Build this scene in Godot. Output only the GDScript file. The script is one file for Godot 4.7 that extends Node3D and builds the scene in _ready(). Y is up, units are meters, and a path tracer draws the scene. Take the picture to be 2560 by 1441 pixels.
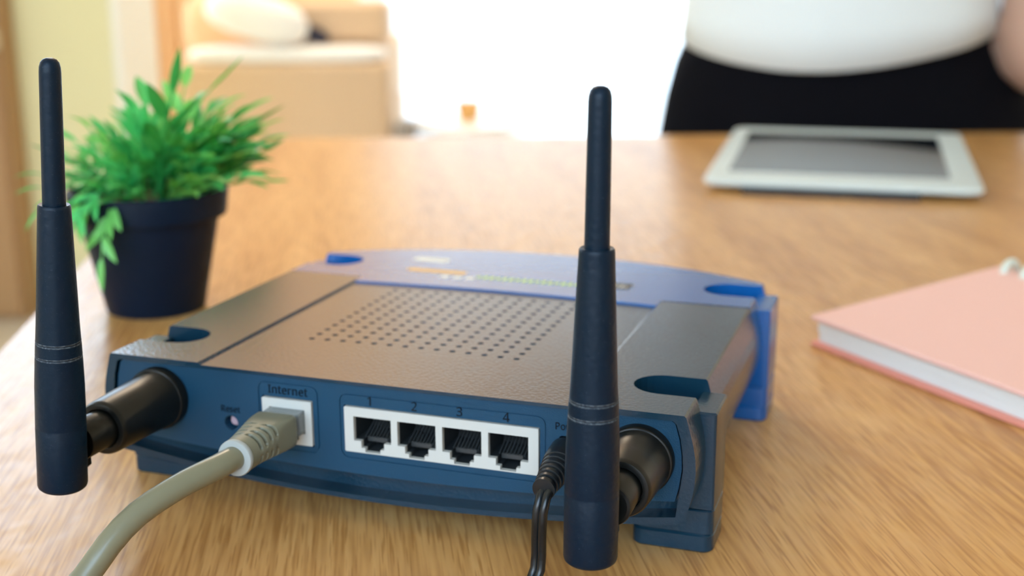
extends Node3D
# World: metres, y up. The desk top is y = 0; the router's rear face looks along +z.
# Things modelled in millimetres hang under a root that is scaled by 0.001.

const MM := 0.001
const FLOOR := -0.75
const FWD := Vector3(-0.324845, 0, -0.945767)      # the room's long axis, away from the desk's near side
const RGT := Vector3(0.945767, 0, -0.324845)
const EYE := Vector3(0.140565, 0, 0.294378)
const GRAIN := Vector3(-0.4370, 0, -0.8995)         # along the desk
var M := {}
var used := {}
var rng := RandomNumberGenerator.new()


# ---------------------------------------------------------------- mesh helper
class Geo:
	var p := PackedVector3Array()
	var g := PackedInt32Array()
	var uv := PackedVector2Array()
	var c := PackedColorArray()
	var has_uv := false
	var has_c := false
	var fresh := 100

	func tri(a: Vector3, b: Vector3, d: Vector3, grp := -1) -> void:
		p.append(a); p.append(b); p.append(d); g.append(grp)

	func quad(a: Vector3, b: Vector3, d: Vector3, e: Vector3, grp := -1) -> void:
		tri(a, b, d, grp)
		tri(a, d, e, grp)

	func uvquad(a: Vector3, b: Vector3, d: Vector3, e: Vector3, s: Callable) -> void:
		has_uv = true
		for q in [a, b, d, a, d, e]:
			uv.append(s.call(q))
		quad(a, b, d, e)

	# rings of equal length; closed round; caps optional; grp per band (smooth together when equal)
	func loft(rings: Array, cap0 := true, cap1 := true, groups := []) -> void:
		var base := fresh
		fresh += rings.size() + 4
		for i in rings.size() - 1:
			var r0: PackedVector3Array = rings[i]
			var r1: PackedVector3Array = rings[i + 1]
			var n := r0.size()
			var grp: int = base + (int(groups[i]) if groups.size() > i else 0)
			for k in n:
				var k2 := (k + 1) % n
				if r0[k].distance_squared_to(r0[k2]) < 1e-12:
					tri(r0[k], r1[k2], r1[k], grp)
				elif r1[k].distance_squared_to(r1[k2]) < 1e-12:
					tri(r0[k], r0[k2], r1[k], grp)
				else:
					quad(r0[k], r0[k2], r1[k2], r1[k], grp)
		for e in 2:
			if (e == 0 and not cap0) or (e == 1 and not cap1):
				continue
			var r: PackedVector3Array = rings[0] if e == 0 else rings[rings.size() - 1]
			var mid := Vector3.ZERO
			for q in r:
				mid += q
			mid /= r.size()
			for k in r.size():
				var a := r[k]
				var b := r[(k + 1) % r.size()]
				if a.distance_squared_to(b) < 1e-12:
					continue
				if e == 0:
					tri(mid, b, a, -1)
				else:
					tri(mid, a, b, -1)

	# profile of (radius, height) round y; bands that bend by more than 35 degrees get an edge
	func lathe(prof: Array, n: int, xf := Transform3D.IDENTITY, cap0 := true, cap1 := true, squash := Vector2.ONE) -> void:
		var rings := []
		var groups := []
		var grp := 0
		for i in prof.size():
			var ring := PackedVector3Array()
			for k in n:
				var a := TAU * k / n
				ring.append(xf * Vector3(cos(a) * prof[i].x * squash.x, prof[i].y, sin(a) * prof[i].x * squash.y))
			rings.append(ring)
			if i > 0 and i < prof.size() - 1:
				groups.append(grp)
				var d0: Vector2 = prof[i] - prof[i - 1]
				var d1: Vector2 = prof[i + 1] - prof[i]
				if absf(d0.angle_to(d1)) > 0.62:
					grp += 1
			elif i > 0:
				groups.append(grp)
		loft(rings, cap0, cap1, groups)

	func tube(path: PackedVector3Array, radii: Array, n := 14, squash := Vector2.ONE, up := Vector3.UP, cap := true) -> void:
		var rings := []
		for i in path.size():
			var t := (path[mini(i + 1, path.size() - 1)] - path[maxi(i - 1, 0)]).normalized()
			var x := up.cross(t)
			if x.length() < 0.05:
				x = Vector3.RIGHT.cross(t)
			x = x.normalized()
			var y := t.cross(x)
			var r: float = radii[mini(i, radii.size() - 1)]
			var ring := PackedVector3Array()
			for k in n:
				var a := TAU * k / n
				ring.append(path[i] + x * cos(a) * r * squash.x + y * sin(a) * r * squash.y)
			rings.append(ring)
		loft(rings, cap, cap)

	# rounded box: outline in xz with corner radius, chamfered top and bottom
	func rbox(at: Vector3, size: Vector3, corner := 0.0, bev := 0.0, seg := 5, xf := Transform3D.IDENTITY) -> void:
		var hs := size / 2.0
		var rings := []
		var ys := [[-hs.y, bev], [-hs.y + bev, 0.0], [hs.y - bev, 0.0], [hs.y, bev]] if bev > 0 else [[-hs.y, 0.0], [hs.y, 0.0]]
		for y in ys:
			var inset: float = y[1]
			var cr := maxf(corner - inset, 0.0)
			var ring := PackedVector3Array()
			for q in 4:
				var sx: float = [1, -1, -1, 1][q]
				var sz: float = [1, 1, -1, -1][q]
				var cx := sx * (hs.x - inset - cr)
				var cz := sz * (hs.z - inset - cr)
				var steps := seg if corner > 0.0 else 0
				for k in steps + 1:
					var a := q * PI / 2 + (PI / 2 * k / steps if steps > 0 else PI / 4)
					ring.append(xf * (at + Vector3(cx + cos(a) * cr, y[0], cz + sin(a) * cr)))
			rings.append(ring)
		var base := fresh
		fresh += 12
		# flat sides unless there is a rounded corner
		if corner > 0.0:
			loft(rings, true, true, range(rings.size()))
		else:
			for i in rings.size() - 1:
				for k in rings[i].size():
					var k2: int = (k + 1) % rings[i].size()
					quad(rings[i][k], rings[i][k2], rings[i + 1][k2], rings[i + 1][k], -1)
			quad(rings[0][3], rings[0][2], rings[0][1], rings[0][0], -1)
			var l: int = rings.size() - 1
			quad(rings[l][0], rings[l][1], rings[l][2], rings[l][3], -1)
		fresh = base + 12

	func mesh(material: Material, orient := true) -> ArrayMesh:
		var flip := false
		if orient:
			var v := 0.0
			var mid := Vector3.ZERO
			for q in p:
				mid += q
			mid /= maxf(p.size(), 1)
			for i in range(0, p.size(), 3):
				v += (p[i] - mid).dot((p[i + 1] - mid).cross(p[i + 2] - mid))
			flip = v > 0.0
		var st := SurfaceTool.new()
		st.begin(Mesh.PRIMITIVE_TRIANGLES)
		for i in range(0, p.size(), 3):
			st.set_smooth_group(g[i / 3])
			for k in ([0, 2, 1] if flip else [0, 1, 2]):
				if has_uv:
					st.set_uv(uv[i + k])
				if has_c:
					st.set_color(c[i + k])
				st.add_vertex(p[i + k])
		st.generate_normals()
		st.set_material(material)
		return st.commit()


# ---------------------------------------------------------------- node helpers
func numbered(n: String) -> String:
	if not used.has(n):
		used[n] = 0
		return n
	used[n] += 1
	return "%s_%03d" % [n, used[n]]


func tag(o: Node, label: String, category: String, group := "", kind := "") -> Node:
	o.set_meta("label", label)
	o.set_meta("category", category)
	if group:
		o.set_meta("group", group)
	if kind:
		o.set_meta("kind", kind)
	return o


func thing(called: String, label: String, category: String, xf := Transform3D.IDENTITY, group := "", kind := "") -> Node3D:
	var o := Node3D.new()
	o.name = numbered(called)
	o.transform = xf
	add_child(o, true)
	tag(o, label, category, group, kind)
	return o


func part(called: String, m: Mesh, parent: Node, xf := Transform3D.IDENTITY, label := "") -> MeshInstance3D:
	var o := MeshInstance3D.new()
	o.name = called
	o.mesh = m
	o.transform = xf
	o.cast_shadow = GeometryInstance3D.SHADOW_CASTING_SETTING_ON
	parent.add_child(o, true)
	if label:
		o.set_meta("label", label)
	return o


func mm_at(pos := Vector3.ZERO, turn := 0.0) -> Transform3D:
	return Transform3D(Basis(Vector3.UP, turn).scaled(Vector3.ONE * MM), pos)


# the room's own frame: x to the right, y up from the floor, z back towards the near side
func room(r := 0.0, h := 0.0, f := 0.0) -> Transform3D:
	return Transform3D(Basis(RGT, Vector3.UP, -FWD), EYE + RGT * r + FWD * f + Vector3.UP * (FLOOR + h))


func rm(r: float, h: float, f: float) -> Vector3:          # a point in a node that uses room()
	return Vector3(r, h, -f)


func slab(g: Geo, r0: float, r1: float, h0: float, h1: float, f0: float, f1: float, bev := 0.0, corner := 0.0) -> void:
	g.rbox(Vector3((r0 + r1) / 2, (h0 + h1) / 2, -(f0 + f1) / 2), Vector3(r1 - r0, h1 - h0, f1 - f0), corner, bev)


# ---------------------------------------------------------------- materials
func mat(name_: String, srgb: Color, rough: float, spec := 0.5) -> StandardMaterial3D:
	var m := StandardMaterial3D.new()
	m.resource_name = name_
	m.albedo_color = srgb
	m.roughness = rough
	m.metallic_specular = spec
	M[name_] = m
	return m


func rgb8(r: int, g: int, b: int) -> Color:
	return Color(r / 255.0, g / 255.0, b / 255.0)


func noise_tex(freq: float, seed_: int, size := 512, oct := 3, ramp: Gradient = null, normal := false, kind := FastNoiseLite.TYPE_SIMPLEX) -> NoiseTexture2D:
	var n := FastNoiseLite.new()
	n.seed = seed_
	n.noise_type = kind
	n.frequency = freq
	n.fractal_octaves = oct
	var t := NoiseTexture2D.new()
	t.width = size
	t.height = size
	t.seamless = true
	t.noise = n
	if normal:
		t.as_normal_map = true
		t.bump_strength = 4.0
	if ramp:
		t.color_ramp = ramp
	return t


func ramp(stops: Array) -> Gradient:
	var gr := Gradient.new()
	var o := PackedFloat32Array()
	var c := PackedColorArray()
	for s in stops:
		o.append(s[0])
		c.append(s[1])
	gr.offsets = o
	gr.colors = c
	return gr


func grainy(m: StandardMaterial3D, per_metre: float, strength: float, tex: Texture2D) -> void:
	m.normal_enabled = true
	m.normal_texture = tex
	m.normal_scale = strength
	m.uv1_triplanar = true
	m.uv1_world_triplanar = true
	m.uv1_scale = Vector3.ONE * per_metre


func wood_image(w: int, h: int) -> ImageTexture:
	var a := FastNoiseLite.new(); a.seed = 11; a.frequency = 1.0; a.fractal_octaves = 3
	var b := FastNoiseLite.new(); b.seed = 23; b.frequency = 1.0; b.fractal_octaves = 2
	var d := FastNoiseLite.new(); d.seed = 37; d.frequency = 1.0; d.fractal_octaves = 1
	var im := Image.create(w, h, false, Image.FORMAT_RGB8)
	var light := rgb8(230, 180, 116)
	var mid := rgb8(214, 160, 96)
	var dark := rgb8(172, 118, 62)
	for y in h:
		for x in w:
			var k := clampf((y - h * 0.85) / (h * 0.15), 0.0, 1.0)     # the far end blends back into the start
			var yy := float(y)
			var broad := a.get_noise_2d(x * 0.010, yy * 0.0016)
			var streak := b.get_noise_2d(x * 0.15, yy * 0.014)
			var pore := d.get_noise_2d(x * 0.42, yy * 0.026)
			if k > 0.0:
				broad = lerpf(broad, a.get_noise_2d(x * 0.010, (yy - h) * 0.0016), k)
				streak = lerpf(streak, b.get_noise_2d(x * 0.15, (yy - h) * 0.014), k)
				pore = lerpf(pore, d.get_noise_2d(x * 0.42, (yy - h) * 0.026), k)
			var t := 0.5 + broad * 0.40 + streak * 0.42
			var col := dark.lerp(mid, clampf(t * 2.0, 0, 1)) if t < 0.5 else mid.lerp(light, clampf(t * 2.0 - 1.0, 0, 1))
			if pore > 0.28:
				col = col.lerp(dark, clampf((pore - 0.28) * 2.4, 0, 0.75))
			im.set_pixel(x, y, col)
	return ImageTexture.create_from_image(im)


func make_materials() -> void:
	var fine := noise_tex(0.06, 3, 512, 3, null, true)
	var soft := noise_tex(0.02, 5, 512, 4, null, true)
	grainy(mat("housing", rgb8(15, 47, 64), 0.22, 0.48), 18.0, 0.10, fine)
	grainy(mat("panel", rgb8(14, 62, 88), 0.5, 0.4), 55.0, 0.35, fine)
	grainy(mat("foot", rgb8(12, 48, 72), 0.50, 0.4), 18.0, 0.25, fine)
	mat("cavity", rgb8(40, 44, 46), 0.5)
	mat("lettering", rgb8(4, 12, 22), 0.5, 0.3)
	mat("bezel", rgb8(0, 82, 148), 0.24, 0.6)
	mat("port", rgb8(198, 196, 188), 0.45)
	mat("contact", rgb8(52, 54, 54), 0.28)
	mat("reset", rgb8(190, 160, 166), 0.5)
	var an := mat("antenna", rgb8(2, 25, 42), 0.40, 0.32)
	an.detail_enabled = true
	an.detail_blend_mode = BaseMaterial3D.BLEND_MODE_ADD
	an.detail_albedo = noise_tex(0.11, 41, 512, 2, ramp([[0.0, Color.BLACK], [0.88, Color.BLACK], [0.97, rgb8(70, 78, 84)], [1.0, rgb8(100, 108, 112)]]))
	grainy(an, 14.0, 0.12, fine)
	mat("barrel", rgb8(16, 18, 17), 0.32, 0.4)
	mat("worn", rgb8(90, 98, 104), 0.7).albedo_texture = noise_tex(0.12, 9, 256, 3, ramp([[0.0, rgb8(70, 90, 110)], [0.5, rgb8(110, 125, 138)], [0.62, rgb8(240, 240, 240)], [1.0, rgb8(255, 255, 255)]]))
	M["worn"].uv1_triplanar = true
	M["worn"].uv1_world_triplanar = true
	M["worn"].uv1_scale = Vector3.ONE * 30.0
	mat("cable", rgb8(126, 122, 98), 0.30)
	mat("boot", rgb8(122, 120, 100), 0.48)
	mat("boot_end", rgb8(168, 172, 168), 0.5)
	var clear := mat("clear", Color(0.86, 0.9, 0.9, 0.25), 0.05)
	clear.refraction_enabled = true
	clear.refraction_scale = 0.05
	mat("cord", rgb8(20, 24, 26), 0.28)
	mat("mark_orange", rgb8(228, 170, 40), 0.5)
	mat("mark_green", rgb8(170, 210, 70), 0.5)
	mat("mark_pale", rgb8(226, 226, 214), 0.5)
	mat("mark_black", rgb8(20, 20, 24), 0.5)
	# desk
	var wood := mat("wood", Color.WHITE, 0.30, 0.36)
	wood.albedo_texture = wood_image(1024, 1024)
	wood.normal_enabled = true
	wood.normal_texture = noise_tex(0.05, 77, 512, 3, null, true)
	wood.normal_scale = 0.05
	mat("steel", rgb8(150, 152, 155), 0.35).metallic = 1.0
	# plant
	grainy(mat("pot", rgb8(6, 22, 40), 0.5, 0.3), 8.0, 0.3, soft)
	grainy(mat("soil", rgb8(120, 92, 66), 0.9), 30.0, 1.0, fine)
	for k in 4:
		var lf := mat("leaf_%d" % k, [rgb8(50, 166, 88), rgb8(78, 190, 104), rgb8(116, 196, 100), rgb8(40, 140, 68)][k], 0.42)
		lf.backlight_enabled = true
		lf.backlight = [rgb8(70, 150, 60), rgb8(90, 160, 60), rgb8(120, 170, 60), rgb8(60, 130, 50)][k]
		lf.cull_mode = BaseMaterial3D.CULL_DISABLED
	# other things on the desk
	mat("pink", rgb8(246, 196, 182), 0.55)
	mat("pink_edge", rgb8(232, 150, 130), 0.55)
	mat("paper", rgb8(226, 226, 220), 0.8)
	mat("ring", rgb8(214, 218, 202), 0.35)
	mat("tablet_white", rgb8(214, 220, 212), 0.28)
	mat("tablet_screen", rgb8(14, 22, 30), 0.05, 0.85)
	mat("tablet_cover", rgb8(26, 24, 26), 0.6)
	# person
	var skin := mat("skin", rgb8(196, 154, 130), 0.5)
	skin.subsurf_scatter_enabled = true
	skin.subsurf_scatter_strength = 0.1
	grainy(mat("shirt", rgb8(226, 228, 222), 0.9, 0.2), 60.0, 0.3, fine)
	grainy(mat("skirt", rgb8(10, 9, 13), 0.85, 0.2), 60.0, 0.3, fine)
	mat("hair", rgb8(34, 24, 20), 0.45)
	mat("shoe", rgb8(28, 26, 26), 0.4)
	mat("eye", rgb8(235, 235, 232), 0.2)
	mat("lip", rgb8(176, 96, 92), 0.45)
	# room
	grainy(mat("wall_yellow", rgb8(234, 222, 168), 0.8), 3.0, 0.08, soft)
	grainy(mat("wall_cream", rgb8(248, 240, 220), 0.8), 3.0, 0.08, soft)
	grainy(mat("wall_beige", rgb8(240, 204, 162), 0.8), 3.0, 0.08, soft)
	grainy(mat("ceiling", rgb8(236, 232, 222), 0.9), 3.0, 0.05, soft)
	grainy(mat("floor", rgb8(214, 198, 174), 0.5), 4.0, 0.1, soft)
	mat("frame_white", rgb8(238, 238, 234), 0.4)
	var glass := mat("glass", Color(1, 1, 1, 0.04), 0.02)
	glass.transparency = BaseMaterial3D.TRANSPARENCY_ALPHA
	grainy(mat("terrace", rgb8(226, 222, 212), 0.8), 2.0, 0.1, soft)
	grainy(mat("sofa", rgb8(214, 182, 146), 0.85), 30.0, 0.4, fine)
	grainy(mat("throw", rgb8(244, 240, 232), 0.9), 30.0, 0.4, fine)
	grainy(mat("peach", rgb8(236, 192, 150), 0.85), 30.0, 0.3, fine)
	grainy(mat("navy", rgb8(52, 52, 66), 0.85), 30.0, 0.3, fine)
	var cur := grainy_curtain()
	cur.resource_name = "curtain"
	var sheer := mat("sheer", rgb8(250, 249, 245), 0.9, 0.2)
	sheer.backlight_enabled = true
	sheer.backlight = Color.WHITE
	var glow := mat("fill_glow", rgb8(250, 240, 225), 0.6)  # glow of the fill panel added over the lounge
	glow.emission_enabled = true
	glow.emission = Color(1.0, 0.88, 0.72)
	glow.emission_energy_multiplier = 0.25
	mat("brown", rgb8(172, 130, 84), 0.45)
	mat("rail", rgb8(214, 198, 176), 0.4)
	mat("table_white", rgb8(244, 242, 236), 0.3)
	grainy(mat("basket", rgb8(232, 176, 104), 0.8), 40.0, 0.6, fine)
	mat("bin", rgb8(150, 140, 128), 0.6)


func grainy_curtain() -> StandardMaterial3D:
	var m := mat("curtain", rgb8(244, 206, 164), 0.85)
	m.backlight_enabled = true
	m.backlight = rgb8(120, 90, 60)
	return m


# ---------------------------------------------------------------- the scene
func _ready() -> void:
	rng.seed = 7
	# camera
	var yaw := 0.3308
	var pitch := 0.2512
	var roll := 0.0040
	var cam := Camera3D.new()
	cam.name = "camera"
	var by := Basis(Vector3(cos(yaw), 0, -sin(yaw)), Vector3.UP, Vector3(sin(yaw), 0, cos(yaw)))
	cam.transform = Transform3D(by * Basis(Vector3.RIGHT, -pitch) * Basis(Vector3.BACK, -roll), Vector3(0.140565, 0.153335, 0.294378))
	var at := CameraAttributesPhysical.new()
	at.frustum_focal_length = 74.95
	at.frustum_near = 0.02
	at.frustum_far = 100.0
	at.frustum_focus_distance = 0.302
	at.exposure_aperture = 18.7
	cam.attributes = at
	cam.fov = 26.27
	add_child(cam)
	cam.current = true
	# sky: thin bright overcast
	var env := Environment.new()
	env.background_mode = Environment.BG_SKY
	var sky := Sky.new()
	var sm := ProceduralSkyMaterial.new()
	sm.sky_top_color = Color(0.64, 0.83, 1.0)
	sm.sky_horizon_color = Color(0.94, 0.975, 1.0)
	sm.sky_curve = 0.25
	sm.ground_horizon_color = Color(1.0, 0.975, 0.94)
	sm.ground_bottom_color = Color(0.5, 0.48, 0.45)
	sm.sky_energy_multiplier = 1.0
	sm.sun_angle_max = 1.0
	sky.sky_material = sm
	env.sky = sky
	env.background_energy_multiplier = 1.0
	env.tonemap_mode = Environment.TONE_MAPPER_LINEAR
	env.tonemap_exposure = 9.3
	env.sdfgi_enabled = true
	env.ssao_enabled = true
	env.ssil_enabled = true
	var we := WorldEnvironment.new()
	we.name = "world_environment"
	we.environment = env
	add_child(we)

	make_materials()
	build_room()
	build_desk()
	build_person()
	build_router()
	build_cables()
	build_plant()
	build_tablet()
	build_notebook()
	build_lounge()


func structure(called: String, label: String, category: String, g: Geo, m: Material) -> MeshInstance3D:
	var o := part(numbered(called), g.mesh(m), self, room(), label)
	tag(o, label, category, "", "structure")
	return o


func build_room() -> void:
	var g := Geo.new()
	slab(g, -4.2, 3.7, -0.15, 0.0, -2.8, 5.7)
	structure("floor", "pale beige floor beyond the left edge of the desk", "floor", g, M.floor)
	g = Geo.new()
	slab(g, -4.2, 3.7, 3.6, 3.75, -2.8, 5.7)
	structure("ceiling", "off-white flat ceiling above the whole room", "ceiling", g, M.ceiling)
	g = Geo.new()
	slab(g, -4.2, -4.0, 0, 3.6, -2.8, 3.75)
	slab(g, -4.2, -4.0, 0, 3.6, 5.35, 5.7)
	slab(g, -4.2, -4.0, 0, 0.5, 3.75, 5.35)
	slab(g, -4.2, -4.0, 3.3, 3.6, 3.75, 5.35)
	structure("wall_left", "cream side wall at the left end of the room", "wall", g, M.wall_cream)
	g = Geo.new()
	slab(g, 3.5, 3.7, 0, 3.6, -2.8, 5.7)
	structure("wall_right", "cream side wall on the right of the room", "wall", g, M.wall_cream)
	# far wall: a tall window on the left, solid wall behind the sofa, a glazed door wall on the right
	g = Geo.new()
	slab(g, -4.0, 3.5, 3.4, 3.6, 5.5, 5.7)
	slab(g, -4.0, -1.75, 0.0, 0.9, 5.5, 5.7)
	slab(g, -1.75, -0.56, 0.0, 3.4, 5.5, 5.7)
	slab(g, -0.56, 2.6, 2.05, 3.4, 5.5, 5.7)
	slab(g, -0.56, 2.6, 0.0, 0.06, 5.5, 5.7)
	slab(g, 2.6, 3.5, 0.0, 3.4, 5.5, 5.7)
	structure("wall_far", "warm beige far wall behind the sofa, broken by tall windows", "wall", g, M.wall_beige)
	window("window_1", "tall window above the yellow half-height wall", -4.0, -1.75, 0.9, 3.4, 5.58, 2)
	window("window_2", "wide glazed terrace window glowing white behind the sofa and person", -0.56, 2.6, 0.06, 2.05, 5.58, 2)
	window("window_4", "added unseen window in the left side wall that brightens the far wall and sofa", 3.75, 5.35, 0.5, 3.3, 0.0, 2)  # added out of view to throw more light on the far wall and sofa
	var w4 := get_node("window_4") as Node3D
	w4.transform = room(-4.1, 0, 0) * Transform3D(Basis(Vector3.UP, PI / 2), Vector3.ZERO)
	# near wall behind the camera, with its window
	g = Geo.new()
	slab(g, -4.0, -3.6, 0, 3.6, -2.8, -2.6)
	slab(g, 0.6, 3.5, 0, 3.6, -2.8, -2.6)
	slab(g, -3.6, 0.6, 0, 1.0, -2.8, -2.6)
	slab(g, -3.6, 0.6, 3.3, 3.6, -2.8, -2.6)
	structure("wall_near", "cream wall at the near end of the room", "wall", g, M.wall_cream)
	window("window_3", "wide window in the near wall facing the back of the router", -3.6, 0.6, 1.0, 3.3, -2.7, 3)
	# half-height yellow wall with a cream return
	g = Geo.new()
	slab(g, -4.0, -1.045, 0, 1.3, 3.3, 3.62)
	structure("wall_partition", "pale yellow half-height wall left of the plant", "wall", g, M.wall_yellow)
	g = Geo.new()
	slab(g, -1.045, -1.025, 0, 1.32, 3.30, 3.64)
	structure("trim_1", "cream end board on the yellow half-height wall", "trim", g, M.wall_cream)
	g = Geo.new()
	slab(g, -6.0, 5.0, -0.2, -0.05, 5.7, 10.0)
	structure("terrace", "pale paved terrace outside the glazed window", "terrace", g, M.terrace)


func window(called: String, label: String, r0: float, r1: float, h0: float, h1: float, f: float, bays: int) -> void:
	var o := thing(called, label, "window", room(), "", "structure")
	var g := Geo.new()
	var w := 0.05
	slab(g, r0, r1, h0, h0 + w, f - 0.03, f + 0.03)
	slab(g, r0, r1, h1 - w, h1, f - 0.03, f + 0.03)
	for k in bays + 1:
		var x := lerpf(r0 + w / 2, r1 - w / 2, float(k) / bays)
		slab(g, x - w / 2, x + w / 2, h0 + w, h1 - w, f - 0.03, f + 0.03)
	part("window_frame", g.mesh(M.frame_white), o)
	for k in bays:
		g = Geo.new()
		var x0 := lerpf(r0 + w / 2, r1 - w / 2, float(k) / bays) + w / 2
		var x1 := lerpf(r0 + w / 2, r1 - w / 2, float(k + 1) / bays) - w / 2
		g.quad(rm(x0, h0 + w, f), rm(x1, h0 + w, f), rm(x1, h1 - w, f), rm(x0, h1 - w, f))
		part("pane", g.mesh(M.glass, false), o)


func build_desk() -> void:
	var o := thing("desk", "large light oak-look desk the router, plant and tablet stand on", "desk")
	# outline of the top, seen from above: near left, near right, far right, far left
	var edge := Vector3(-0.226, 0, -0.107)                   # a point on the left edge
	var far := Vector3(-0.112, 0, -0.875)                    # a point on the far edge
	var fd := Vector3(0.9356, 0, -0.3530)
	# far left corner = the crossing of both edges
	var det := GRAIN.x * -fd.z + fd.x * GRAIN.z
	var dv := far - edge
	var t := (dv.x * -fd.z + fd.x * dv.z) / det
	var fl := edge + GRAIN * t
	var nl := edge - GRAIN * 0.62
	var fr := fl + fd * 1.55
	var nr := nl + Vector3(0.8995, 0, -0.4370) * 1.55
	var pts := [nl, nr, fr, fl]
	var across := Vector3(0.8995, 0, -0.4370)
	var map := func(q: Vector3) -> Vector2: return Vector2(q.dot(across) / 0.38 + 0.3, q.dot(GRAIN) / 0.9 + q.y * 2.0)
	var g := Geo.new()
	var th := 0.03
	var bev := 0.0015
	var mid := Vector3.ZERO
	for q in pts:
		mid += q / 4.0
	var top := []
	var low := []
	var out := []
	for k in 4:
		var q: Vector3 = pts[k]
		var inw := (mid - q).normalized() * bev * 1.4
		top.append(q + inw)
		out.append(q + Vector3(0, -bev, 0))
		low.append(q + Vector3(0, -th, 0))
	g.uvquad(top[0], top[1], top[2], top[3], map)
	g.uvquad(low[3], low[2], low[1], low[0], map)
	for k in 4:
		var j := (k + 1) % 4
		g.uvquad(top[k], out[k], out[j], top[j], map)
		g.uvquad(out[k], low[k], low[j], out[j], map)
	var turn := Basis(across, Vector3.UP, -GRAIN)
	o.transform = Transform3D(turn, Vector3.ZERO)
	var straighten := func(q: Geo) -> Geo:
		for i in q.p.size():
			q.p[i] = turn.inverse() * q.p[i]
		return q
	part("desk_top", straighten.call(g).mesh(M.wood), o)
	for k in 4:
		g = Geo.new()
		var q: Vector3 = pts[k]
		var c: Vector3 = q + (mid - q).normalized() * 0.12
		g.rbox(Vector3(c.x, (FLOOR - th) / 2, c.z), Vector3(0.05, -FLOOR - th, 0.05), 0.006, 0.002, 3)
		part("leg", straighten.call(g).mesh(M.steel), o)
	g = Geo.new()
	var ins := []
	for k in 4:
		ins.append(pts[k] + (mid - pts[k]).normalized() * 0.12)
	for k in 4:
		var a: Vector3 = ins[k]
		var b: Vector3 = ins[(k + 1) % 4]
		var d := (b - a).normalized()
		g.tube(PackedVector3Array([a + d * 0.03 + Vector3(0, -0.055, 0), b - d * 0.03 + Vector3(0, -0.055, 0)]), [0.018], 8)
	part("underframe", straighten.call(g).mesh(M.steel), o)


# ---------------------------------------------------------------- router
func arc_y(x: float, lo: float, rise: float) -> float:
	return lo + rise * (x / 85.0) * (x / 85.0)


func cross_section(recess: bool) -> PackedVector2Array:
	var p := PackedVector2Array()
	for i in 25:                                         # bottom, left to right
		var x := lerpf(-85.0, 85.0, i / 24.0)
		p.append(Vector2(x, arc_y(x, 8.0, 6.0)))
	var side := [Vector2(86.6, 15.6), Vector2(87.8, 18.6), Vector2(88.7, 22), Vector2(89.2, 25.5), Vector2(89.4, 29), Vector2(89.2, 32.5), Vector2(88.6, 36), Vector2(87.7, 39.4), Vector2(86.9, 42.2), Vector2(86.5, 43.5), Vector2(86.0, 44.0)]
	for s in side:
		p.append(s)
	if recess:
		p.append(Vector2(56.4, 44.0))
		p.append(Vector2(55.3, 43.3))
		p.append(Vector2(-55.3, 43.3))
		p.append(Vector2(-56.4, 44.0))
	for k in range(side.size() - 1, -1, -1):
		p.append(Vector2(-side[k].x, side[k].y))
	return p


func panel_outline(grow: float, bottom: float, rise: float) -> PackedVector2Array:
	var p := PackedVector2Array()
	for i in 25:
		var x := lerpf(-84.0 - grow, 84.0 + grow, i / 24.0)
		p.append(Vector2(x, arc_y(x, bottom, rise) - grow))
	for s in [Vector2(85.0, 24), Vector2(85.6, 29), Vector2(85.4, 33), Vector2(84.8, 37), Vector2(83.6, 41.2), Vector2(82.6, 42.0)]:
		p.append(Vector2(s.x + grow, s.y + grow * 0.7))
	for s in [Vector2(82.6, 42.0), Vector2(83.6, 41.2), Vector2(84.8, 37), Vector2(85.4, 33), Vector2(85.6, 29), Vector2(85.0, 24)]:
		p.append(Vector2(-s.x - grow, s.y + grow * 0.7))
	return p


func csg(called: String, parent: Node, xf := Transform3D.IDENTITY) -> CSGCombiner3D:
	var c := CSGCombiner3D.new()
	c.name = called
	c.transform = xf
	parent.add_child(c, true)
	return c


func prism(parent: Node, pts: PackedVector2Array, z_front: float, depth: float, m: Material, op := CSGShape3D.OPERATION_UNION) -> CSGPolygon3D:
	var c := CSGPolygon3D.new()
	c.name = "prism"
	c.polygon = pts
	c.depth = depth
	c.material = m
	c.operation = op
	c.position.z = z_front
	parent.add_child(c, true)
	return c


func upright(parent: Node, pts: PackedVector2Array, y0: float, height: float, m: Material, op := CSGShape3D.OPERATION_UNION) -> CSGPolygon3D:
	var c := prism(parent, pts, 0, height, m, op)                 # (x, z) outline raised along y
	c.rotation.x = PI / 2
	c.position = Vector3(0, y0, 0)
	return c


func rect(x0: float, x1: float, y0: float, y1: float, r := 0.0, seg := 5) -> PackedVector2Array:
	var p := PackedVector2Array()
	if r <= 0.0:
		return PackedVector2Array([Vector2(x0, y0), Vector2(x1, y0), Vector2(x1, y1), Vector2(x0, y1)])
	var cs := [Vector2(x1 - r, y1 - r), Vector2(x0 + r, y1 - r), Vector2(x0 + r, y0 + r), Vector2(x1 - r, y0 + r)]
	for q in 4:
		for k in seg + 1:
			var a := q * PI / 2 + PI / 2 * k / seg
			p.append(cs[q] + Vector2(cos(a), sin(a)) * r)
	return p


func slot(side: float, zc: float, r: float) -> PackedVector2Array:       # U-shaped notch that opens sideways
	var p := PackedVector2Array()
	for k in 13:
		var a := PI / 2 + PI * k / 12
		p.append(Vector2(side * (76.0 + cos(a) * r * 1.05), zc + sin(a) * r))
	p.append(Vector2(side * 96.0, zc - r))
	p.append(Vector2(side * 96.0, zc + r))
	return p


const HX := 5.147
const HZ := 5.246
func hole_at(i: float, k: float) -> Vector2:
	return Vector2(-3.79 + i * HX, -33.75 - k * HZ + 1.356 * pow(i / 6.5, 2))


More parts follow.
